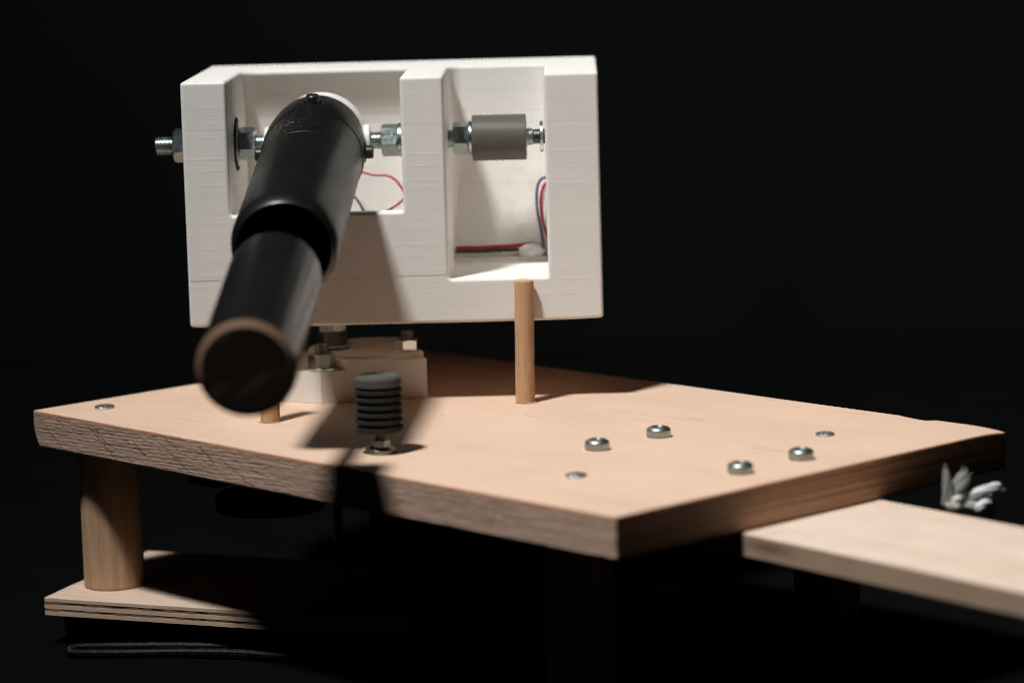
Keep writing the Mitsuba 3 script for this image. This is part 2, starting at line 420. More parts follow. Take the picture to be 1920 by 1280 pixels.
def plank():
    per = []                                        # the plank's outline: (point, outward normal, name of side, distance along it)
    for p0, d, L, nrm, step, nm in ((CA, -E1, PW, -E2, 0.0004, 'f'), (CB, E2, PD, -E1, 0.0012, 'r'), (CB + E2 * PD, E1, PW, E2, 0.0012, 'b'), (CA + E2 * PD, -E2, PD, E1, 0.0012, 'l')):
        n = int(L / step)
        for k in range(n):
            per.append((p0 + d * L * (k + 0.5) / n, nrm, nm, L * (k + 0.5) / n, L))
    P = np.array([q[0] for q in per])
    N = np.array([q[1] for q in per])
    side = np.array([q[2] for q in per])
    s = np.array([q[3] for q in per])
    L = np.array([q[4] for q in per])
    zs = -np.r_[0, 0.00025, 0.0006, np.linspace(0.001, PT - 0.001, 56), PT - 0.0004, PT]
    rows = []
    cr = 0.0011                                     # small rounding of the upright corners
    e = np.minimum(s, L - s)
    corner = np.where(e < cr, cr - np.sqrt(np.maximum(cr * cr - (cr - e) ** 2, 0)), 0)
    for z in zs:
        t = -z
        fade = np.clip(min(t, PT - t) / 0.0012, 0, 1)
        q = np.stack([s * 30, np.full_like(s, t * 700) + s * 26, np.zeros_like(s)], -1)
        ring = meshkit.fbm(q, 3, 5)                 # layered weathered grain, nearly parallel to the face
        fine = meshkit.fbm(np.stack([s * 260, np.full_like(s, t * 1300) + s * 40, s * 0 + 3], -1), 3, 9)
        saw = np.abs(((t + s * 0.035 + 0.0006 * meshkit.noise(np.stack([s * 60, s * 0, s * 0 + t * 40], -1), 3)) / 0.0017) % 1.0 - 0.5)
        disp = (ring - 0.5) * 0.00025 + (fine - 0.5) * 0.00036 - 0.00012 * np.clip(1 - saw / 0.17, 0, 1) * (0.3 + 1.0 * meshkit.noise(np.stack([s * 45, s * 0 + t * 500, s * 0], -1), 8))
        for x0, t0, x1, t1 in CRACKS:
            k = np.clip((t - t0) / (t1 - t0), -0.1, 1.1)
            xc = x0 + (x1 - x0) * k + 0.0012 * (meshkit.noise(np.stack([s * 0 + t * 600, s * 0 + x0 * 900, s * 0], -1), 4) - 0.5)
            w = 0.0004
            on = 1.0 if t0 <= t <= t1 else 0.0
            disp -= on * 0.0 * np.exp(-((s - xc) / w) ** 2)
        d = np.where(side == 'f', disp * fade, np.where(side == 'r', (ring - 0.5) * 0.0001 * fade, (ring - 0.5) * 0.0010 * fade))
        inset = 0.00035 * max(0, 1 - t / 0.0006) + 0.0007 * max(0, 1 - (PT - t) / 0.001)
        # rounded lower end of the left corner, waney far edge
        low = np.clip((t - 0.007) / (PT - 0.007), 0, 1) ** 2
        d = d - np.where(side == 'l', 0.0052 * low, 0)
        row = P + N * (d - inset - corner)[:, None]
        f_in = np.where(side == 'f', np.clip(1 - s / 0.006, 0, 1), 0)[:, None] * (-E1) * 0.0052 * low
        row = row + f_in
        wav = 0.0006 * (meshkit.noise(np.stack([s * 16, s * 0, s * 0], -1), 31) - 0.5)
        chip = np.where((side == 'b') & (s > 0.040) & (s < 0.062), -0.0036 * np.clip((s - 0.040) / 0.003, 0, 1) * np.clip((0.062 - s) / 0.016, 0, 1) ** 0.7 * max(0.0, 1 - t / 0.007), 0)
        row = row + N * np.where(side == 'b', wav + chip, 0)[:, None]
        drop = np.clip(1 - np.linalg.norm(P - (CB + E2 * PD), axis=1) / 0.022, 0, 1) ** 2
        row[:, 2] = z - drop * 0.0012 * (1 - t / PT)
        rows.append(row)
    n = len(P)
    v = np.vstack(rows)
    f = quads(len(rows), n)[:, ::-1]
    from shapely.geometry import Polygon
    caps = []
    for r, flip in ((rows[0], False), (rows[-1], True)):
        pv, pf = trimesh.creation.triangulate_polygon(Polygon(r[:, :2]), engine='earcut')
        idx = np.argmin(((pv[:, None, :2] - r[None, :, :2]) ** 2).sum(-1), axis=1)
        caps.append((pv, pf, idx, flip))
    tf = []
    for (pv, pf, idx, flip), off in zip(caps, (0, (len(rows) - 1) * n)):
        g = idx[pf] + off
        nz = np.cross(v[g[:, 1]] - v[g[:, 0]], v[g[:, 2]] - v[g[:, 0]])[:, 2]
        want = -1 if flip else 1
        g = np.where((nz * want < 0)[:, None], g[:, ::-1], g)
        tf.append(g)
    m = mesh(v, np.vstack([f] + tf))
    nrm = m.face_normals[:len(f)]
    if (nrm[:200] @ -E2).mean() < 0:
        m.faces[:len(f)] = m.faces[:len(f), ::-1]
    return m


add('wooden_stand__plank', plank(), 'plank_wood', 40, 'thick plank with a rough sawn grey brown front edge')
SHELF_Z = -0.089
SX, SY = V(0.932, -0.362, 0), V(0.362, 0.932, 0)
SX, SY = SX / np.linalg.norm(SX), SY / np.linalg.norm(SY)
S0 = V(-0.2338, 1.4991, 0)
LEG = V(-0.2017, 1.5244, 0)


def turned(c, z0, z1, r, seed):
    m = solid([(0, r - 0.0006), (0.0006, r)] + [(x, r) for x in np.linspace(0.002, z1 - z0 - 0.002, 30)] + [(z1 - z0 - 0.0006, r), (z1 - z0, r - 0.0006)], V(c[0], c[1], z0), V(0, 0, 1), 90)
    d = m.vertices - V(c[0], c[1], 0)
    ang = np.arctan2(d[:, 1], d[:, 0])
    k = meshkit.fbm(np.stack([np.cos(ang) * 9, np.sin(ang) * 9, d[:, 2] * 18], -1), 3, seed) - 0.5
    m.vertices[:, :2] += (d[:, :2] / r) * (k * 0.0006)[:, None]
    return m


add('wooden_stand__leg', turned(LEG, SHELF_Z, -PT - 0.0002, 0.0149, 3), 'leg_wood', 50, 'round leg at the left corner, half in shade')
add('wooden_stand__leg_001', turned(V(0.0259, 1.3157), TABLE_Z + 0.001, -PT - 0.0002, 0.0149, 5), 'leg_wood', 50)
add('wooden_stand__leg_002', turned(V(0.1412, 1.3975), TABLE_Z + 0.001, -PT - 0.0002, 0.0149, 6), 'leg_wood', 50)
zt = SHELF_Z
for k, (th_, mat, off) in enumerate(((0.0017, 'ply_pale', 0.0), (0.0016, 'ply_dark', 0.0004), (0.0019, 'ply_pale', 0.0001), (0.0014, 'ply_dark', 0.0005), (0.0019, 'ply_pale', 0.0002))):
    sl, sd, nseg = 0.300, 0.1107, 150
    bot = zt - th_ + 0.00002
    ring = []
    for p0, d, L, nn in ((S0, SX, sl, 300), (S0 + SX * sl, SY, sd, 60), (S0 + SX * sl + SY * sd, -SX, sl, 150), (S0 + SY * sd, -SY, sd, 60)):
        nrm = V(d[1], -d[0], 0)
        for q in range(nn):
            x = (q + 0.5) / nn * L
            jag = (meshkit.fbm(V(x * 160, k * 7.0, 3), 3, k) - 0.5) * (0.0009 if mat == 'ply_dark' else 0.0005)
            gouge = -0.0005 * math.exp(-((x - 0.004) / 0.004) ** 2) if (k == 0 and d is SX) else 0.0
            ring.append(p0 + d * x + nrm * (jag - off + gouge))
    ring = np.array(ring)
    from shapely.geometry import Polygon
    ex = trimesh.creation.extrude_polygon(Polygon(ring[:, :2]).buffer(0), zt - bot, engine='earcut')
    ex.apply_translation((0, 0, bot))
    # the top layer is split along its near left edge, with dark torn fibres
    key = 'wooden_stand__shelf' if k == 0 else 'wooden_stand__shelf__ply' + (f'_{k - 1:03d}' if k > 1 else '')
    add(key, ex, mat if k else 'ply_pale', 40, 'pale plywood shelf, its left end lit' if k == 0 else None)
    zt -= th_
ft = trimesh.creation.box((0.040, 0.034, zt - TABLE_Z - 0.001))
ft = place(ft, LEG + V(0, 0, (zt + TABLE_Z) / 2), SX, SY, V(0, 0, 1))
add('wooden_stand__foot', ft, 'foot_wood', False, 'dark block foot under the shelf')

# ---------------------------------------------------------------- the strip of wood that carries the stand on the right
st = []
SD = V(0.651, -0.7591, 0)
SN = V(0.7591, 0.651, 0)
SA = V(0.0984, 1.2722, 0)
s0, s1 = SA - SD * 0.075, SA + SD * 0.30
nl = 120
sec = []
wS, hS, c_ = 0.0889, 0.0104, 0.0006
for y, z in ((c_, 0), (wS - c_, 0), (wS, -c_), (wS, -hS + c_), (wS - c_, -hS), (c_, -hS), (0, -hS + c_), (0, -c_)):
    sec.append((y, z))
rows = []
for k in range(nl):
    c = s0 + (s1 - s0) * k / (nl - 1)
    rows.append(np.array([c + SN * (y + 0.0003 * (meshkit.noise(V(k * 0.3, y * 50, z * 90), 2) - 0.5)) + V(0, 0, z - PT - 0.0004 - max(0.0, k / (nl - 1) * 0.375 - 0.075) * 0.010) for y, z in sec]))
sv = np.vstack(rows)
sf = quads(nl, 8)
e0 = np.array([[0, i, i + 1] for i in range(1, 7)])
sm = mesh(sv, np.vstack([sf, e0, e0[:, ::-1] + (nl - 1) * 8]))
sm.fix_normals()
add('wooden_strip', sm, 'strip_wood', 30, 'pale flat wooden strip fixed under the plank and running out to the lower right', 'wooden strip')

# ---------------------------------------------------------------- white printed housing with two open bays
R_ = 0.0018


def rounded_poly(pts, r, n=6):
    """Polygon with its corners rounded by r."""
    from shapely.geometry import Polygon
    p = Polygon(pts)
    q = p.buffer(-r).buffer(r, quad_segs=n) if r > 0 else p
    return np.array(q.exterior.coords)[:-1][::-1]


def bay_prism(u0, u1, z0, z1, v0, v1, r):
    pts = rounded_poly([(u0, z0), (u1, z0), (u1, z1), (u0, z1)], r)
    cs = m3.CrossSection([pts[::-1].tolist()])
    if cs.area() <= 0:
        cs = m3.CrossSection([pts.tolist()])
    ex = m3.Manifold.extrude(cs, v1 - v0)           # (u, z, along) -> (u, v, z)
    return ex.transform([[1, 0, 0, 0], [0, 0, 1, v0], [0, 1, 0, 0]]) if False else ex.rotate((90, 0, 0)).scale((1, -1, 1)).translate((0, v0, 0))


def housing():
    g = R_
    box = m3.Manifold.cube((BW - 2 * g, BD - 2 * g, BH - 2 * g)).translate((g, g, g))
    left = bay_prism(0.0222 - g, 0.1067 + g, 0.0554 - g, 0.2, -0.05, 0.040, 0.0034)
    cyl = m3.Manifold.cylinder(0.1067 - 0.0222 + 2 * g, 0.0505 + g, 0.0505 + g, 72).rotate((0, 90, 0)).translate((0.0222 - g, 0.040, 0.0873))
    plan = rounded_poly([(0.1279 - g, -0.05), (0.1766 + g, -0.05), (0.1766 + g, 0.0755 + g), (0.1279 - g, 0.0755 + g)], 0.0085, 10)
    pcs = m3.CrossSection([plan[::-1].tolist()])
    pcs = pcs if pcs.area() > 0 else m3.CrossSection([plan.tolist()])
    right = bay_prism(0.1279 - g, 0.1766 + g, 0.0215 - g, 0.2, -0.05, 0.0755 + g, 0.0034) ^ m3.Manifold.extrude(pcs, 0.3)
    lean = m3.CrossSection([[(0.0695 + g, 0.0), (0.1200, 0.0), (0.1200, 0.1300), (0.0800 + g, 0.1300)]])
    right = right - m3.Manifold.extrude(lean, 0.06).rotate((90, 0, 90)).translate((0.1220, 0, 0))
    step = m3.Manifold.cube((0.05, 0.006, 0.0030)).translate((0.1275, 0.0680, 0.0205))
    cyl = cyl.trim_by_plane((0, 0, 1), 0.0873)
    well = m3.Manifold.cube((0.1067 - 0.0222 + 2 * g, 0.0905 - 0.0095 + 2 * g, 0.0775 + g)).translate((0.0222 - g, 0.0095 - g, 0.010 - g))
    b = box - left - cyl - well - right
    ball = m3.Manifold.sphere(g, 20)
    b = b.minkowski_sum(ball) + step
    cut = m3.Manifold.cube
    gr = 0.0004
    b = b - cut((0.132, gr, 0.00035)).translate((-0.002, -0.00001, 0.02345)) - cut((0.00035, gr, 0.2)).translate((0.12885, -0.00001, 0.0237))
    b = b - cut((0.05, gr * 0.5, 0.0003)).translate((0.1775, -0.00001, 0.0236)) - cut((0.0235, gr * 0.6, 0.0003)).translate((-0.002, -0.00001, 0.0545))
    t = from_m(b.refine_to_length(0.008))
    v = t.vertices
    x = (v[:, 0] / BW - 0.5) * 2
    low = np.clip(1 - v[:, 2] / 0.012, 0, 1)
    v[:, 2] += 0.0008 * np.abs(x) ** 7 * low        # the print has curled off its bed at the corners
    return place(t, BO, BX, BY, BZ)


note('printed_housing', 'white printed housing with two open bays and visible layer lines', 'housing')
add('printed_housing__body', housing(), 'white_plastic', 38)

# blobs of clear glue and the wires in the right bay
gl = trimesh.creation.icosphere(3, 1.0)
gl.vertices *= V(0.0068, 0.0036, 0.0038)
gl.vertices *= (1 + 0.25 * (meshkit.fbm(gl.vertices * 330, 2, 4) - 0.5))[:, None]
add('glue_blob', place(gl, blk(0.1678, 0.0688, 0.0262), BX, BY, BZ), 'hot_glue', True, 'clear shiny glue blob in the lower right corner of the right bay', 'glue')
g2 = trimesh.creation.icosphere(3, 1.0)
g2.vertices *= V(0.0042, 0.0005, 0.0030)
g2.vertices *= (1 + 0.3 * (meshkit.fbm(g2.vertices * 500, 2, 8) - 0.5))[:, None]
add('glue_blob_001', place(g2, blk(0.1650, 0.0727, 0.0385), BX, BY, BZ), 'hot_glue', True, 'thin glue smear on the back wall above the bigger blob', 'glue')


def wire(key, pts, r, mat, label):
    add(key, tube([blk(*q) for q in pts], r, 12, 14), mat, True, label, 'wire')


wire('wire', [(0.1295, 0.0753, 0.0280), (0.1305, 0.0713, 0.0285), (0.140, 0.0708, 0.0284), (0.152, 0.0708, 0.0287), (0.161, 0.0708, 0.0292), (0.1675, 0.0703, 0.0298)], 0.00080, 'red_insulation', 'upper red wire lying along the floor of the right bay')
wire('wire_001', [(0.1295, 0.0753, 0.0262), (0.1305, 0.0701, 0.0268), (0.140, 0.0692, 0.0267), (0.152, 0.0692, 0.0270), (0.161, 0.0692, 0.0272), (0.168, 0.0693, 0.0275)], 0.00080, 'black_insulation', 'black wire below the red one on the floor of the right bay')
wire('wire_002', [(0.1770, 0.069, 0.0640), (0.1732, 0.070, 0.0625), (0.1712, 0.070, 0.0570), (0.1712, 0.0695, 0.0470), (0.1728, 0.069, 0.0370), (0.1738, 0.0695, 0.0290), (0.174, 0.072, 0.0235)], 0.00075, 'blue_insulation', 'blue grey wire looping up the right side of the right bay')
wire('wire_003', [(0.1780, 0.067, 0.0620), (0.1748, 0.068, 0.0595), (0.1731, 0.068, 0.0530), (0.1736, 0.068, 0.0440), (0.1750, 0.068, 0.0370), (0.1775, 0.068, 0.0320)], 0.00075, 'red_insulation', 'red wire beside the blue one at the right wall of the right bay')
wire('wire_004', [(0.074, 0.080, 0.0705), (0.0810, 0.077, 0.0684), (0.0877, 0.075, 0.0666), (0.0945, 0.074, 0.0662), (0.0990, 0.073, 0.0640), (0.1030, 0.072, 0.0585), (0.1040, 0.071, 0.0555), (0.1004, 0.071, 0.0520), (0.0955, 0.070, 0.0490), (0.090, 0.070, 0.045)], 0.00062, 'red_insulation', 'red wire curving through the left bay right of the black tube')
wire('wire_005', [(0.070, 0.075, 0.062), (0.0775, 0.074, 0.0560), (0.0805, 0.0735, 0.0520), (0.083, 0.073, 0.047)], 0.00060, 'black_insulation', 'thin dark wire close to the black tube in the left bay')

# ---------------------------------------------------------------- threaded rod, nuts, washers, roller
RV, RZ = 0.040, 0.0871
rod = lambda u: blk(u, RV, RZ)
note('threaded_rod', 'zinc threaded rod through both arms of the white housing', 'threaded rod')
add('threaded_rod__thread', thread(rod(-0.0185), rod(0.1705), 0.0046), 'zinc_metal', 40)
add('threaded_rod__tip', thread(rod(0.1705), rod(0.1780), 0.0040, 0.0012, 0.0005), 'dark_zinc', 40, 'thinner dark end of the rod right of the roller')
HN = [(-0.0092, 0.0088, 0.34, 'zinc hex nut on the free rod end, outside the left wall of the housing'), (0.0241, 0.0078, 0.26, 'zinc hex nut against the inner side of the left arm'),
      (0.0948, 0.0082, 0.16, 'zinc hex nut against the left side of the middle arm'), (0.1305, 0.0075, 0.22, 'dark faced hex nut left of the grey roller')]
for k, (u, t, r, lab) in enumerate(HN):
    add('hex_nut' + (f'_{k:03d}' if k else ''), nut(rod(u), BX, thick=t, rot=r), 'zinc_metal', 20, lab, 'nut')
WS = [(0.0222, 0.0134, 0.0006, 'matt_black', 'thin black disc painting the shaded recess edge on the inner side of the left arm'), (0.0228, 0.0112, 0.0012, 'zinc_metal', 'zinc washer over the black shade disc on the left arm'), (0.1029, 0.0085, 0.0036, 'zinc_metal', 'washer between nut and middle arm'),  # first entry is a black disc standing in for a recess's shade
      (0.1383, 0.0086, 0.0017, 'zinc_metal', 'bright washer on the left end of the grey roller'), (0.1738, 0.0078, 0.0016, 'zinc_metal', 'small washer between the roller end of the rod and the right arm')]
for k, (u, r, t, mat, lab) in enumerate(WS):
    add('washer' + (f'_{k:03d}' if k else ''), washer(rod(u), BX, r, t), mat, 30, lab, 'washer')
for k, (u, lab) in enumerate(((0.0366, 'white plastic spacer left of the black tube'), (0.0856, 'white plastic spacer right of the black tube'))):
    m = lathe([(0, 0.0044), (0, 0.0072), (0.0005, 0.0080), (0.0031, 0.0080), (0.0036, 0.0073), (0.0036, 0.0044), (0, 0.0044)], rod(u), BX, 48)
    add('spacer' + (f'_{k:03d}' if k else ''), m, 'smooth_white', 30, lab, 'spacer')
rl = lathe([(0, 0.0045), (0, 0.0110), (0.0004, 0.0114), (0.0265, 0.0114), (0.0269, 0.0110), (0.0269, 0.0045), (0, 0.0045)], rod(0.1401), BX, 90)
add('roller', rl, 'grey_plastic', 30, 'grey plastic roller on the rod in the right bay', 'roller')

# ---------------------------------------------------------------- black tube swinging on the rod
PV = blk(0.0626, RV, RZ)
MO = blk(0.0607, -0.3125, 0.0282)
AX = (MO - PV) / np.linalg.norm(MO - PV)
TL = np.linalg.norm(MO - PV)
note('black_tube', 'long black plastic tube pointing forward and down, clamped to the rod in the left bay', 'tube')
add('black_tube__collar', lathe([(-0.004, 0.0120), (-0.004, 0.0226), (-0.0034, 0.0232), (0.004, 0.0242), (0.017, 0.0252), (0.024, 0.0254), (0.0335, 0.0252), (0.0345, 0.0247), (0.0749, 0.02453), (0.07505, 0.0244), (0.07505, 0.0150)], PV, AX, 120), 'black_plastic', 30)
add('black_tube__sleeve', lathe([(0.0752, 0.0150), (0.0752, 0.0244), (0.07535, 0.02455), (0.110, 0.0244), (0.176, 0.0243), (0.1810, 0.0243), (0.1845, 0.02405), (0.1868, 0.0235), (0.1888, 0.0227), (0.1902, 0.0219), (0.1908, 0.0213), (0.1900, 0.0209), (0.150, 0.0207), (0.150, 0.0020)], PV, AX, 120), 'black_plastic', 30)
add('black_tube__neck', lathe([(0.1505, 0.0048), (0.232, 0.0048)], PV, AX, 96), 'matt_black', True)
add('black_tube__pipe', lathe([(0.2305, 0.0030), (0.2305, 0.0190), (0.2312, 0.0197), (0.234, 0.0201), (TL - 0.0016, 0.0199)], PV, AX, 120), 'pipe_plastic', 40)
add('black_tube__rim', lathe([(TL - 0.0016, 0.0199), (TL - 0.0010, 0.0196), (TL + 0.0008, 0.0180), (TL + 0.0010, 0.0176)], PV, AX, 120), 'raw_edge', 30, 'raw brown bevel round the end of the tube')
add('black_tube__end_face', solid([(TL - 0.004, 0.0170), (TL + 0.0004, 0.0177), (TL + 0.0010, 0.0176)], PV, AX, 96), 'end_black', 30, 'dull dark brown face that closes the near end of the tube')
ta, tb, td = basis(AX)
up = V(0, 0, 1) - AX * AX[2]
up /= np.linalg.norm(up)
rt = np.cross(up, AX)
rt = rt if rt[0] > 0 else -rt
for k, (d, h) in enumerate(((up + rt * 0.03, 0.0050), (rt, 0.0048), (-rt, 0.0044))):
    d = d / np.linalg.norm(d)
    base = PV + AX * 0.0225 + d * 0.0246
    cap = lathe([(-0.002, 0.0), (-0.002, 0.0033), (h - 0.0006, 0.0033), (h, 0.0028), (h, 0.0012), (h - 0.0014, 0.0012), (h - 0.0014, 0.0)], base, d, 32)
    add('black_tube__set_screw' + (f'_{k:03d}' if k else ''), cap, 'black_steel', 30)
    pit = lathe([(0.0002, 0.0036), (0.0010, 0.0044), (0.0010, 0.0049), (0.0, 0.0054)], base, d, 32)
    add(f'black_tube__set_screw{"_%03d" % k if k else ""}__rim', pit, 'black_plastic', 30)
plug = solid([(0, 0.0216), (0.0008, 0.0223), (0.0080, 0.0224), (0.0088, 0.0218)], PV - AX * 0.0132 + BX * 0.0016 + V(0, 0, 0.0002), AX, 96)
add('black_tube__plug', plug, 'smooth_white', 30, 'white plug closing the back end of the tube')

# ---------------------------------------------------------------- white hub under the housing
note('printed_hub', 'white printed hub bolted to the plank under the housing', 'hub')
HB = V(-0.0949, 1.5207, 0)
hx = V(0.0522, 0.0105, 0) / np.linalg.norm(V(0.0522, 0.0105, 0))
hy = V(-hx[1], hx[0], 0)


def hub():
    def poly(pts, h, z=0.0002):
        return m3.Manifold.extrude(m3.CrossSection([pts]), h).translate((0, 0, z))

    base = poly([(0, 0), (0.0533, 0), (0.0533, 0.064), (0.044, 0.071), (-0.004, 0.071), (-0.017, 0.058), (-0.017, 0.0145)], 0.0158)
    tab2 = poly([(0.013, 0.0), (0.036, 0.0), (0.036, 0.030), (0.008, 0.030), (0.0085, 0.008)], 0.0207)
    tab = poly([(0.034, 0.0), (0.0533, 0.0), (0.0533, 0.034), (0.034, 0.034)], 0.0194)
    boss = m3.Manifold.cylinder(0.0216, 0.0338, 0.0332, 96).translate((0.0325, 0.0349, 0.0002))
    boss = boss ^ m3.Manifold.cube((0.2, 0.2, 0.2)).translate((-0.1467, -0.05, 0))
    boss = boss - m3.Manifold.cylinder(0.03, 0.0112, 0.0112, 40).translate((0.0010, 0.0082, 0.0160))
    return from_m(base + tab + tab2 + boss)


h_ = hub()
add('printed_hub__body', place(h_, HB, hx, hy, V(0, 0, 1)), 'hub_white', 28)


def stud_set(k, pos, z, top, lab, rot, big=1.0, n2=False):
    base = V(pos[0], pos[1], z)
    kk = k + len(HN)
    w = len(WS) + k
    add(f'washer_{w:03d}', washer(base, V(0, 0, 1), 0.0072 * big, 0.0012, 0.0032), 'zinc_metal', 30, 'washer under ' + lab, 'washer')
    add(f'hex_nut_{kk:03d}', nut(base + V(0, 0, 0.0012), V(0, 0, 1), 0.0108 * big, 0.0066, 0.003, rot), 'bright_zinc', 20, lab, 'nut')
    add('stud' + (f'_{k:03d}' if k else ''), thread(base + V(0, 0, 0.001), base + V(0, 0, top), 0.0033 * big, 0.0010, 0.00045), 'dark_zinc', 40, 'threaded stud standing up from ' + lab, 'stud')


stud_set(0, (-0.0944, 1.5288), 0.0161, 0.0125, 'the front left hex nut of the white hub', 0.62, 1.10)
stud_set(1, (-0.0525, 1.5480), 0.0196, 0.0118, 'the right hex nut of the white hub', 0.75, 1.10)
pv = V(-0.0905, 1.5590, 0.0231)
add('washer_007', washer(pv, V(0, 0, 1), 0.0092, 0.0012, 0.0044), 'zinc_metal', 30, 'washer below the two stacked nuts under the housing', 'washer')
add('hex_nut_006', nut(pv + V(0, 0, 0.0012), V(0, 0, 1), 0.0132, 0.0066, 0.004, 0.5), 'dark_zinc', 20, 'lower dark nut of the stacked pair between hub and housing', 'nut')
add('hex_nut_007', nut(pv + V(0, 0, 0.0080), V(0, 0, 1), 0.0132, 0.0070, 0.004, 0.12), 'zinc_metal', 20, 'upper nut of the stacked pair touching the underside of the housing', 'nut')
add('stud_002', thread(pv + V(0, 0, 0.001), pv + V(0, 0, 0.0162), 0.0044, 0.0012, 0.0005), 'dark_zinc', 40, 'pivot stud inside the stacked nuts under the housing', 'stud')

# ---------------------------------------------------------------- dowel pins
for k, (c, top, lab) in enumerate(((V(0.0058, 1.5093, 0), V(0.0008, 0.0001, 0.0603), 'wooden dowel pin standing in front of the right bay'), (V(-0.1168, 1.4738, 0), V(0.0003, 0.0002, 0.0590), 'wooden dowel pin mostly hidden behind the mouth of the black tube'))):
    key = 'dowel_pin' + (f'_{k:03d}' if k else '')
    note(key, lab, 'dowel')
    L = np.linalg.norm(top)
    r = 0.0047
    m = solid([(0, r)] + [(x, r) for x in np.linspace(0.001, L - 0.0012, 40)] + [(L - 0.0004, r - 0.00015), (L, r - 0.0006)], c + V(0, 0, 0.0002), top, 72)
    q = m.vertices - c
    ang = np.arctan2(q[:, 1], q[:, 0])
    kk = meshkit.fbm(np.stack([np.cos(ang) * 5, np.sin(ang) * 5, q[:, 2] * 60], -1), 3, 12 + k) - 0.5
    dent = np.exp(-((q[:, 2] - 0.020) / 0.004) ** 2) * np.clip(np.sin(ang * 5 + 2), 0, 1)
    m.vertices[:, :2] += q[:, :2] / r * (kk * 0.0004 - dent * 0.0002)[:, None] * (np.hypot(q[:, 0], q[:, 1]) > 0.003)[:, None]
    add(key + '__shaft', m, 'dowel_wood', 50)
    sp = []
    for i in range(16):
        a = rng.uniform(-2.6, 0.6)
        b0 = c + V(math.cos(a), math.sin(a), 0) * (r + rng.uniform(0.0000, 0.0006))
        d = V(math.cos(a + rng.uniform(-1.3, 1.3)), math.sin(a + rng.uniform(-1.3, 1.3)), 0)
        sp.append(tube([b0 + V(0, 0, 0.0003), b0 + d * 0.0006 + V(0, 0, rng.uniform(0.0004, 0.0010)), b0 + d * rng.uniform(0.001, 0.0020) + V(0, 0, 0.0003)], 0.00014, 5, 3))
    add(key + '__splinters', trimesh.util.concatenate(sp), 'ply_pale', True, 'pale splinters round the foot of the dowel', kind='stuff')

# ---------------------------------------------------------------- ribbed bumper on its stud
BP = V(-0.0605, 1.3840, 0)
BA = V(-0.010, 0.002, 1.0)
BA = BA / np.linalg.norm(BA)
note('ribbed_bumper', 'dark grey ribbed rubber bumper with a flat grey cap on a short stud', 'bumper')
prof = [(0.0100, 0.0040), (0.0100, 0.0098), (0.0106, 0.0106), (0.0122, 0.0107)]
z = 0.0122
for i in range(5):
    prof += [(z + 0.0001, 0.0104), (z + 0.0004, 0.0086), (z + 0.0015, 0.0085), (z + 0.0018, 0.0103), (z + 0.0021, 0.0107), (z + 0.0034, 0.0107)]
    z += 0.0034
prof += [(z + 0.0001, 0.0104), (z + 0.0004, 0.0086), (0.0310, 0.0085)]
add('ribbed_bumper__bellows', lathe(prof, BP, BA, 90), 'bellows_rubber', 35)
add('ribbed_bumper__cap', solid([(0.0306, 0.0103), (0.0310, 0.0107), (0.0342, 0.0106), (0.0353, 0.0095), (0.0354, 0.0092)], BP, BA, 12 * 8), 'cap_grey', 30)
add('ribbed_bumper__stud', thread(BP + V(0, 0, 0.0015), BP + V(0, 0, 0.0120), 0.0026, 0.0009, 0.0004), 'dark_zinc', 40)
add('ribbed_bumper__nut', nut(BP + V(0, 0, 0.0028), V(0, 0, 1), 0.0078, 0.0034, 0.0026, 0.4), 'dark_zinc', 20)
add('ribbed_bumper__washer', washer(BP + V(0, 0, 0.0003), V(0.10, -0.06, 1), 0.0070, 0.0022, 0.0028), 'dark_zinc', 30)


# ---------------------------------------------------------------- screws in the plank
def cross_cut(size, depth, rot):
    a = m3.Manifold.cube((size, size * 0.26, depth * 2), True)
    return (a + a.rotate((0, 0, 90))).rotate((0, 0, rot))


def pan_screw(rot):
    pr = [(0, 0), (0.0052, 0), (0.0056, 0.0003), (0.0056, 0.0028)] + [(0.0056 * math.cos(t) ** 0.7, 0.0028 + 0.0022 * math.sin(t)) for t in np.linspace(0.12, 1.25, 9)] + [(0, 0.0050)]
    b = m3.Manifold.revolve(m3.CrossSection([pr]), 64)
    return from_m(b - m3.Manifold.cylinder(0.01, 0.0024, 0.0075, 32).translate((0, 0, 0.0034)))


def flat_screw(rot, r=0.0047):
    pr = [(0, -0.0012), (r - 0.001, -0.0012), (r, 0.0002), (r - 0.0002, 0.0006), (r * 0.7, 0.0010), (0, 0.0012)]
    b = m3.Manifold.revolve(m3.CrossSection([pr]), 64)
    return from_m(b - cross_cut(0.0058, 0.0009, rot).translate((0, 0, 0.0012)))


PS = [((0.0369, 1.3772), 20, 'raised round screw head nearest the ribbed bumper, front one of the left pair'), ((0.0659, 1.4051), 55, 'raised round screw head, rear one of the left pair of four'),
      ((0.0962, 1.3128), 10, 'raised round screw head close to the right edge, front one of the right pair'), ((0.1249, 1.3407), 70, 'raised round screw head, rear one of the right pair of four')]
for k, (c, rot, lab) in enumerate(PS):
    m = pan_screw(rot)
    m.apply_translation((c[0], c[1], 0.0002))
    add('pan_head_screw' + (f'_{k:03d}' if k else ''), m, 'screw_zinc', 30, lab, 'screw', 'raised screw heads in the plank')
FS = [((-0.2030, 1.5274), 35, 0.0051, 'flat screw head near the left corner of the plank'), ((0.0259, 1.3157), 15, 0.0047, 'flat screw head near the front corner of the plank'), ((0.1412, 1.3975), 62, 0.0044, 'flat screw head near the right corner of the plank')]
for k, (c, rot, r, lab) in enumerate(FS):
    m = flat_screw(rot, r)
    m.apply_translation((c[0], c[1], 0.0004))
    add('flat_head_screw' + (f'_{k:03d}' if k else ''), m, 'dull_zinc', 30, lab, 'screw', 'flat screw heads in the plank')

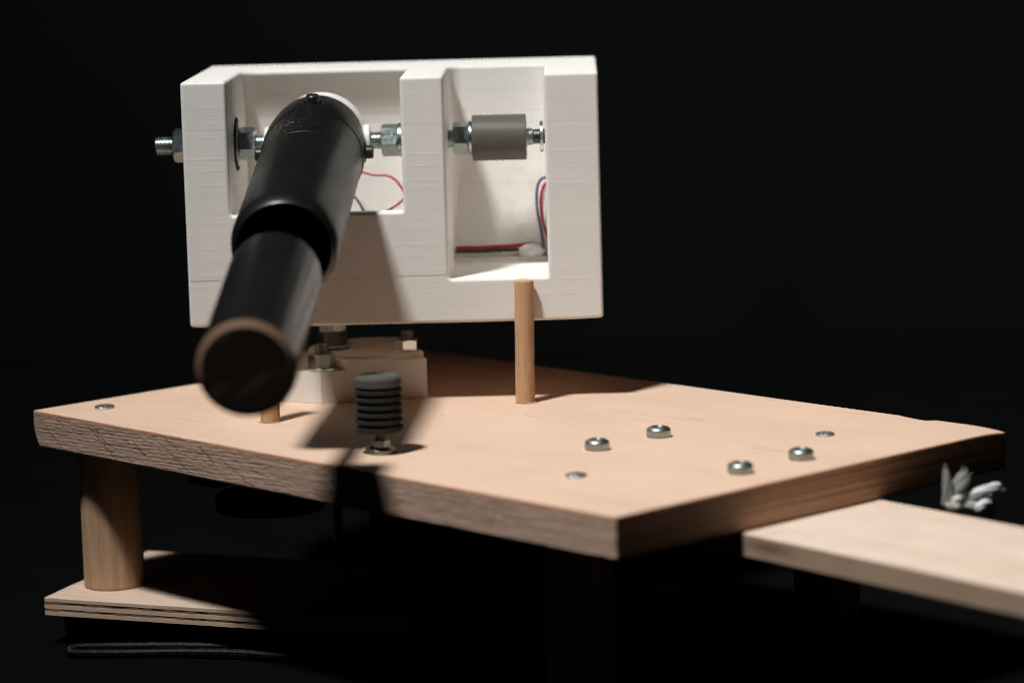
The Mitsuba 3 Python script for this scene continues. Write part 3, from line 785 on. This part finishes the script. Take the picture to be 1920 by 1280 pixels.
# ---------------------------------------------------------------- knotted string at the right edge
KN = V(0.1932, 1.3610, -0.0256)
NEAR = 0.965
note('knotted_string', 'white knotted string with short splayed ends under the right edge of the plank', 'string')
kb = trimesh.creation.icosphere(3, 1.0)
kb.vertices *= V(0.0042, 0.0040, 0.0048)
kb.vertices *= (1 + 0.5 * (meshkit.fbm(kb.vertices * 420, 2, 3) - 0.5))[:, None]
kb.apply_translation(KN + V(0.0012, 0, 0.0004))
kb.apply_transform(mv := np.array([[NEAR, 0, 0, 0], [0, NEAR, 0, 0], [0, 0, NEAR, CAM[2] * (1 - NEAR)], [0, 0, 0, 1.0]]))
add('knotted_string__knot', kb, 'white_string', True)
for k, (a, b, r0, r1) in enumerate(((V(-0.0010, 0, 0), V(0.1905, 1.3592, -0.0098), 0.0030, 0.0012), (V(0.001, 0.001, 0.001), V(0.2008, 1.3692, -0.0142), 0.0046, 0.0026),
                                    (V(0.003, 0.001, 0.0006), V(0.2172, 1.3765, -0.0215), 0.0018, 0.0022), (V(0.004, 0.000, -0.0010), V(0.2130, 1.3740, -0.0328), 0.0020, 0.0028), (V(0.012, 0.001, -0.003), V(0.2126, 1.3746, -0.0280), 0.0016, 0.0024))):
    p0 = KN + a
    mid = (p0 + b) / 2 + V(0, -0.001, 0.0008)
    fray = []
    ka, kb_, kd = basis(b - p0)
    tt = np.linspace(0, 1, 8)
    prof = np.interp(np.linspace(0, 1, 7 * 8 + 1), [0, 0.86, 0.95, 1.0], [1, 1, 0.85, 0.45])
    for q in range(4):
        pts_ = []
        for t_ in tt:
            an = q * math.pi / 2 + t_ * 2.6
            rr_ = (r0 + (r1 - r0) * t_) * 0.50
            bow = 4 * t_ * (1 - t_)
            pts_.append(p0 + (b - p0) * t_ + V(0, -0.001, 0.0008) * bow + (math.cos(an) * ka + math.sin(an) * kb_) * rr_)
        fray.append(tube(pts_, np.linspace(r0, r1, 57) * 0.62 * prof, 14, 8))
    for q in range(7):
        an, ln = rng.uniform(0, 6.28), rng.uniform(0.0008, 0.0026)
        o = (math.cos(an) * ka + math.sin(an) * kb_) * r1 * rng.uniform(0.3, 0.9)
        fray.append(tube([b + o - kd * 0.003, b + o, b + o * 1.5 + kd * ln], np.linspace(0.00035, 0.00015, 13), 6, 6))
    tb_ = trimesh.util.concatenate(fray)
    tb_.apply_transform(mv)
    add('knotted_string__end' + (f'_{k:03d}' if k else ''), tb_, 'shaded_string' if k < 2 else 'white_string', True, 'string end coloured darker for shade' if k < 2 else None)

# ---------------------------------------------------------------- drive parts in the dark under the plank
note('gear_motor', 'black gear and motor hanging in shadow under the plank', 'motor')
gp = []
for i in range(48):
    a0 = 2 * np.pi * i / 48
    for q, rr in ((0, 0.0240), (0.28, 0.0240), (0.42, 0.0258), (0.78, 0.0258), (0.95, 0.0240)):
        gp.append((rr * math.cos(a0 + q * 2 * np.pi / 48), rr * math.sin(a0 + q * 2 * np.pi / 48)))
gear = m3.Manifold.extrude(m3.CrossSection([gp]), 0.0075).translate((-0.1175, 1.461, -0.0395))
add('gear_motor__gear', from_m(gear), 'matt_black', False)
add('gear_motor__shaft', solid([(0, 0.0022), (0.0375, 0.0022)], V(-0.0848, 1.450, -0.0560), V(0, 0, 1), 32), 'black_steel', 30)
mp = trimesh.creation.box((0.022, 0.040, 0.0060))
add('gear_motor__bracket', place(mp, V(-0.1335, 1.462, -0.0222), -E1, E2, V(0, 0, 1)), 'foot_wood', False)
mb = trimesh.creation.box((0.038, 0.038, 0.030))
add('gear_motor__motor', place(mb, V(-0.040, 1.385, -0.0335), -E1, E2, V(0, 0, 1)), 'matt_black', False)
add('gear_motor__cable', tube([V(-0.060, 1.385, -0.036), V(-0.068, 1.384, -0.044), V(-0.066, 1.380, -0.056), V(-0.055, 1.385, -0.066), V(-0.02, 1.39, -0.075)], 0.0011, 10), 'black_insulation', True)
add('power_cable', tube([V(0.0300, 1.345, -0.082), V(0.0479, 1.33, -0.0690), V(0.075, 1.33, -0.0560), V(0.0996, 1.33, -0.0440), V(0.115, 1.345, -0.034)], 0.0028, 12), 'black_insulation', True, 'thick black cable rising in the dark under the wooden strip', 'cable')

# ---------------------------------------------------------------- braided cord on the table
cz = TABLE_Z + 0.0021
note('braided_cord', 'dark braided cord doubled back on the table under the shelf', 'cord')
cord = tube([V(-0.088, 1.4470, cz), V(-0.110, 1.4520, cz), V(-0.135, 1.4610, cz + 0.0004), V(-0.165, 1.4675, cz), V(-0.195, 1.4705, cz - 0.0003), V(-0.214, 1.4715, cz), V(-0.2185, 1.4750, cz + 0.0005), V(-0.214, 1.4785, cz + 0.0012), V(-0.195, 1.4765, cz + 0.0016), V(-0.165, 1.4740, cz + 0.0016), V(-0.135, 1.4690, cz + 0.0012), V(-0.110, 1.4590, cz + 0.0008), V(-0.088, 1.4535, cz + 0.0004)], 0.0018, 24, 60, 0.20)
add('braided_cord__strand', cord, 'cord_fabric', True)
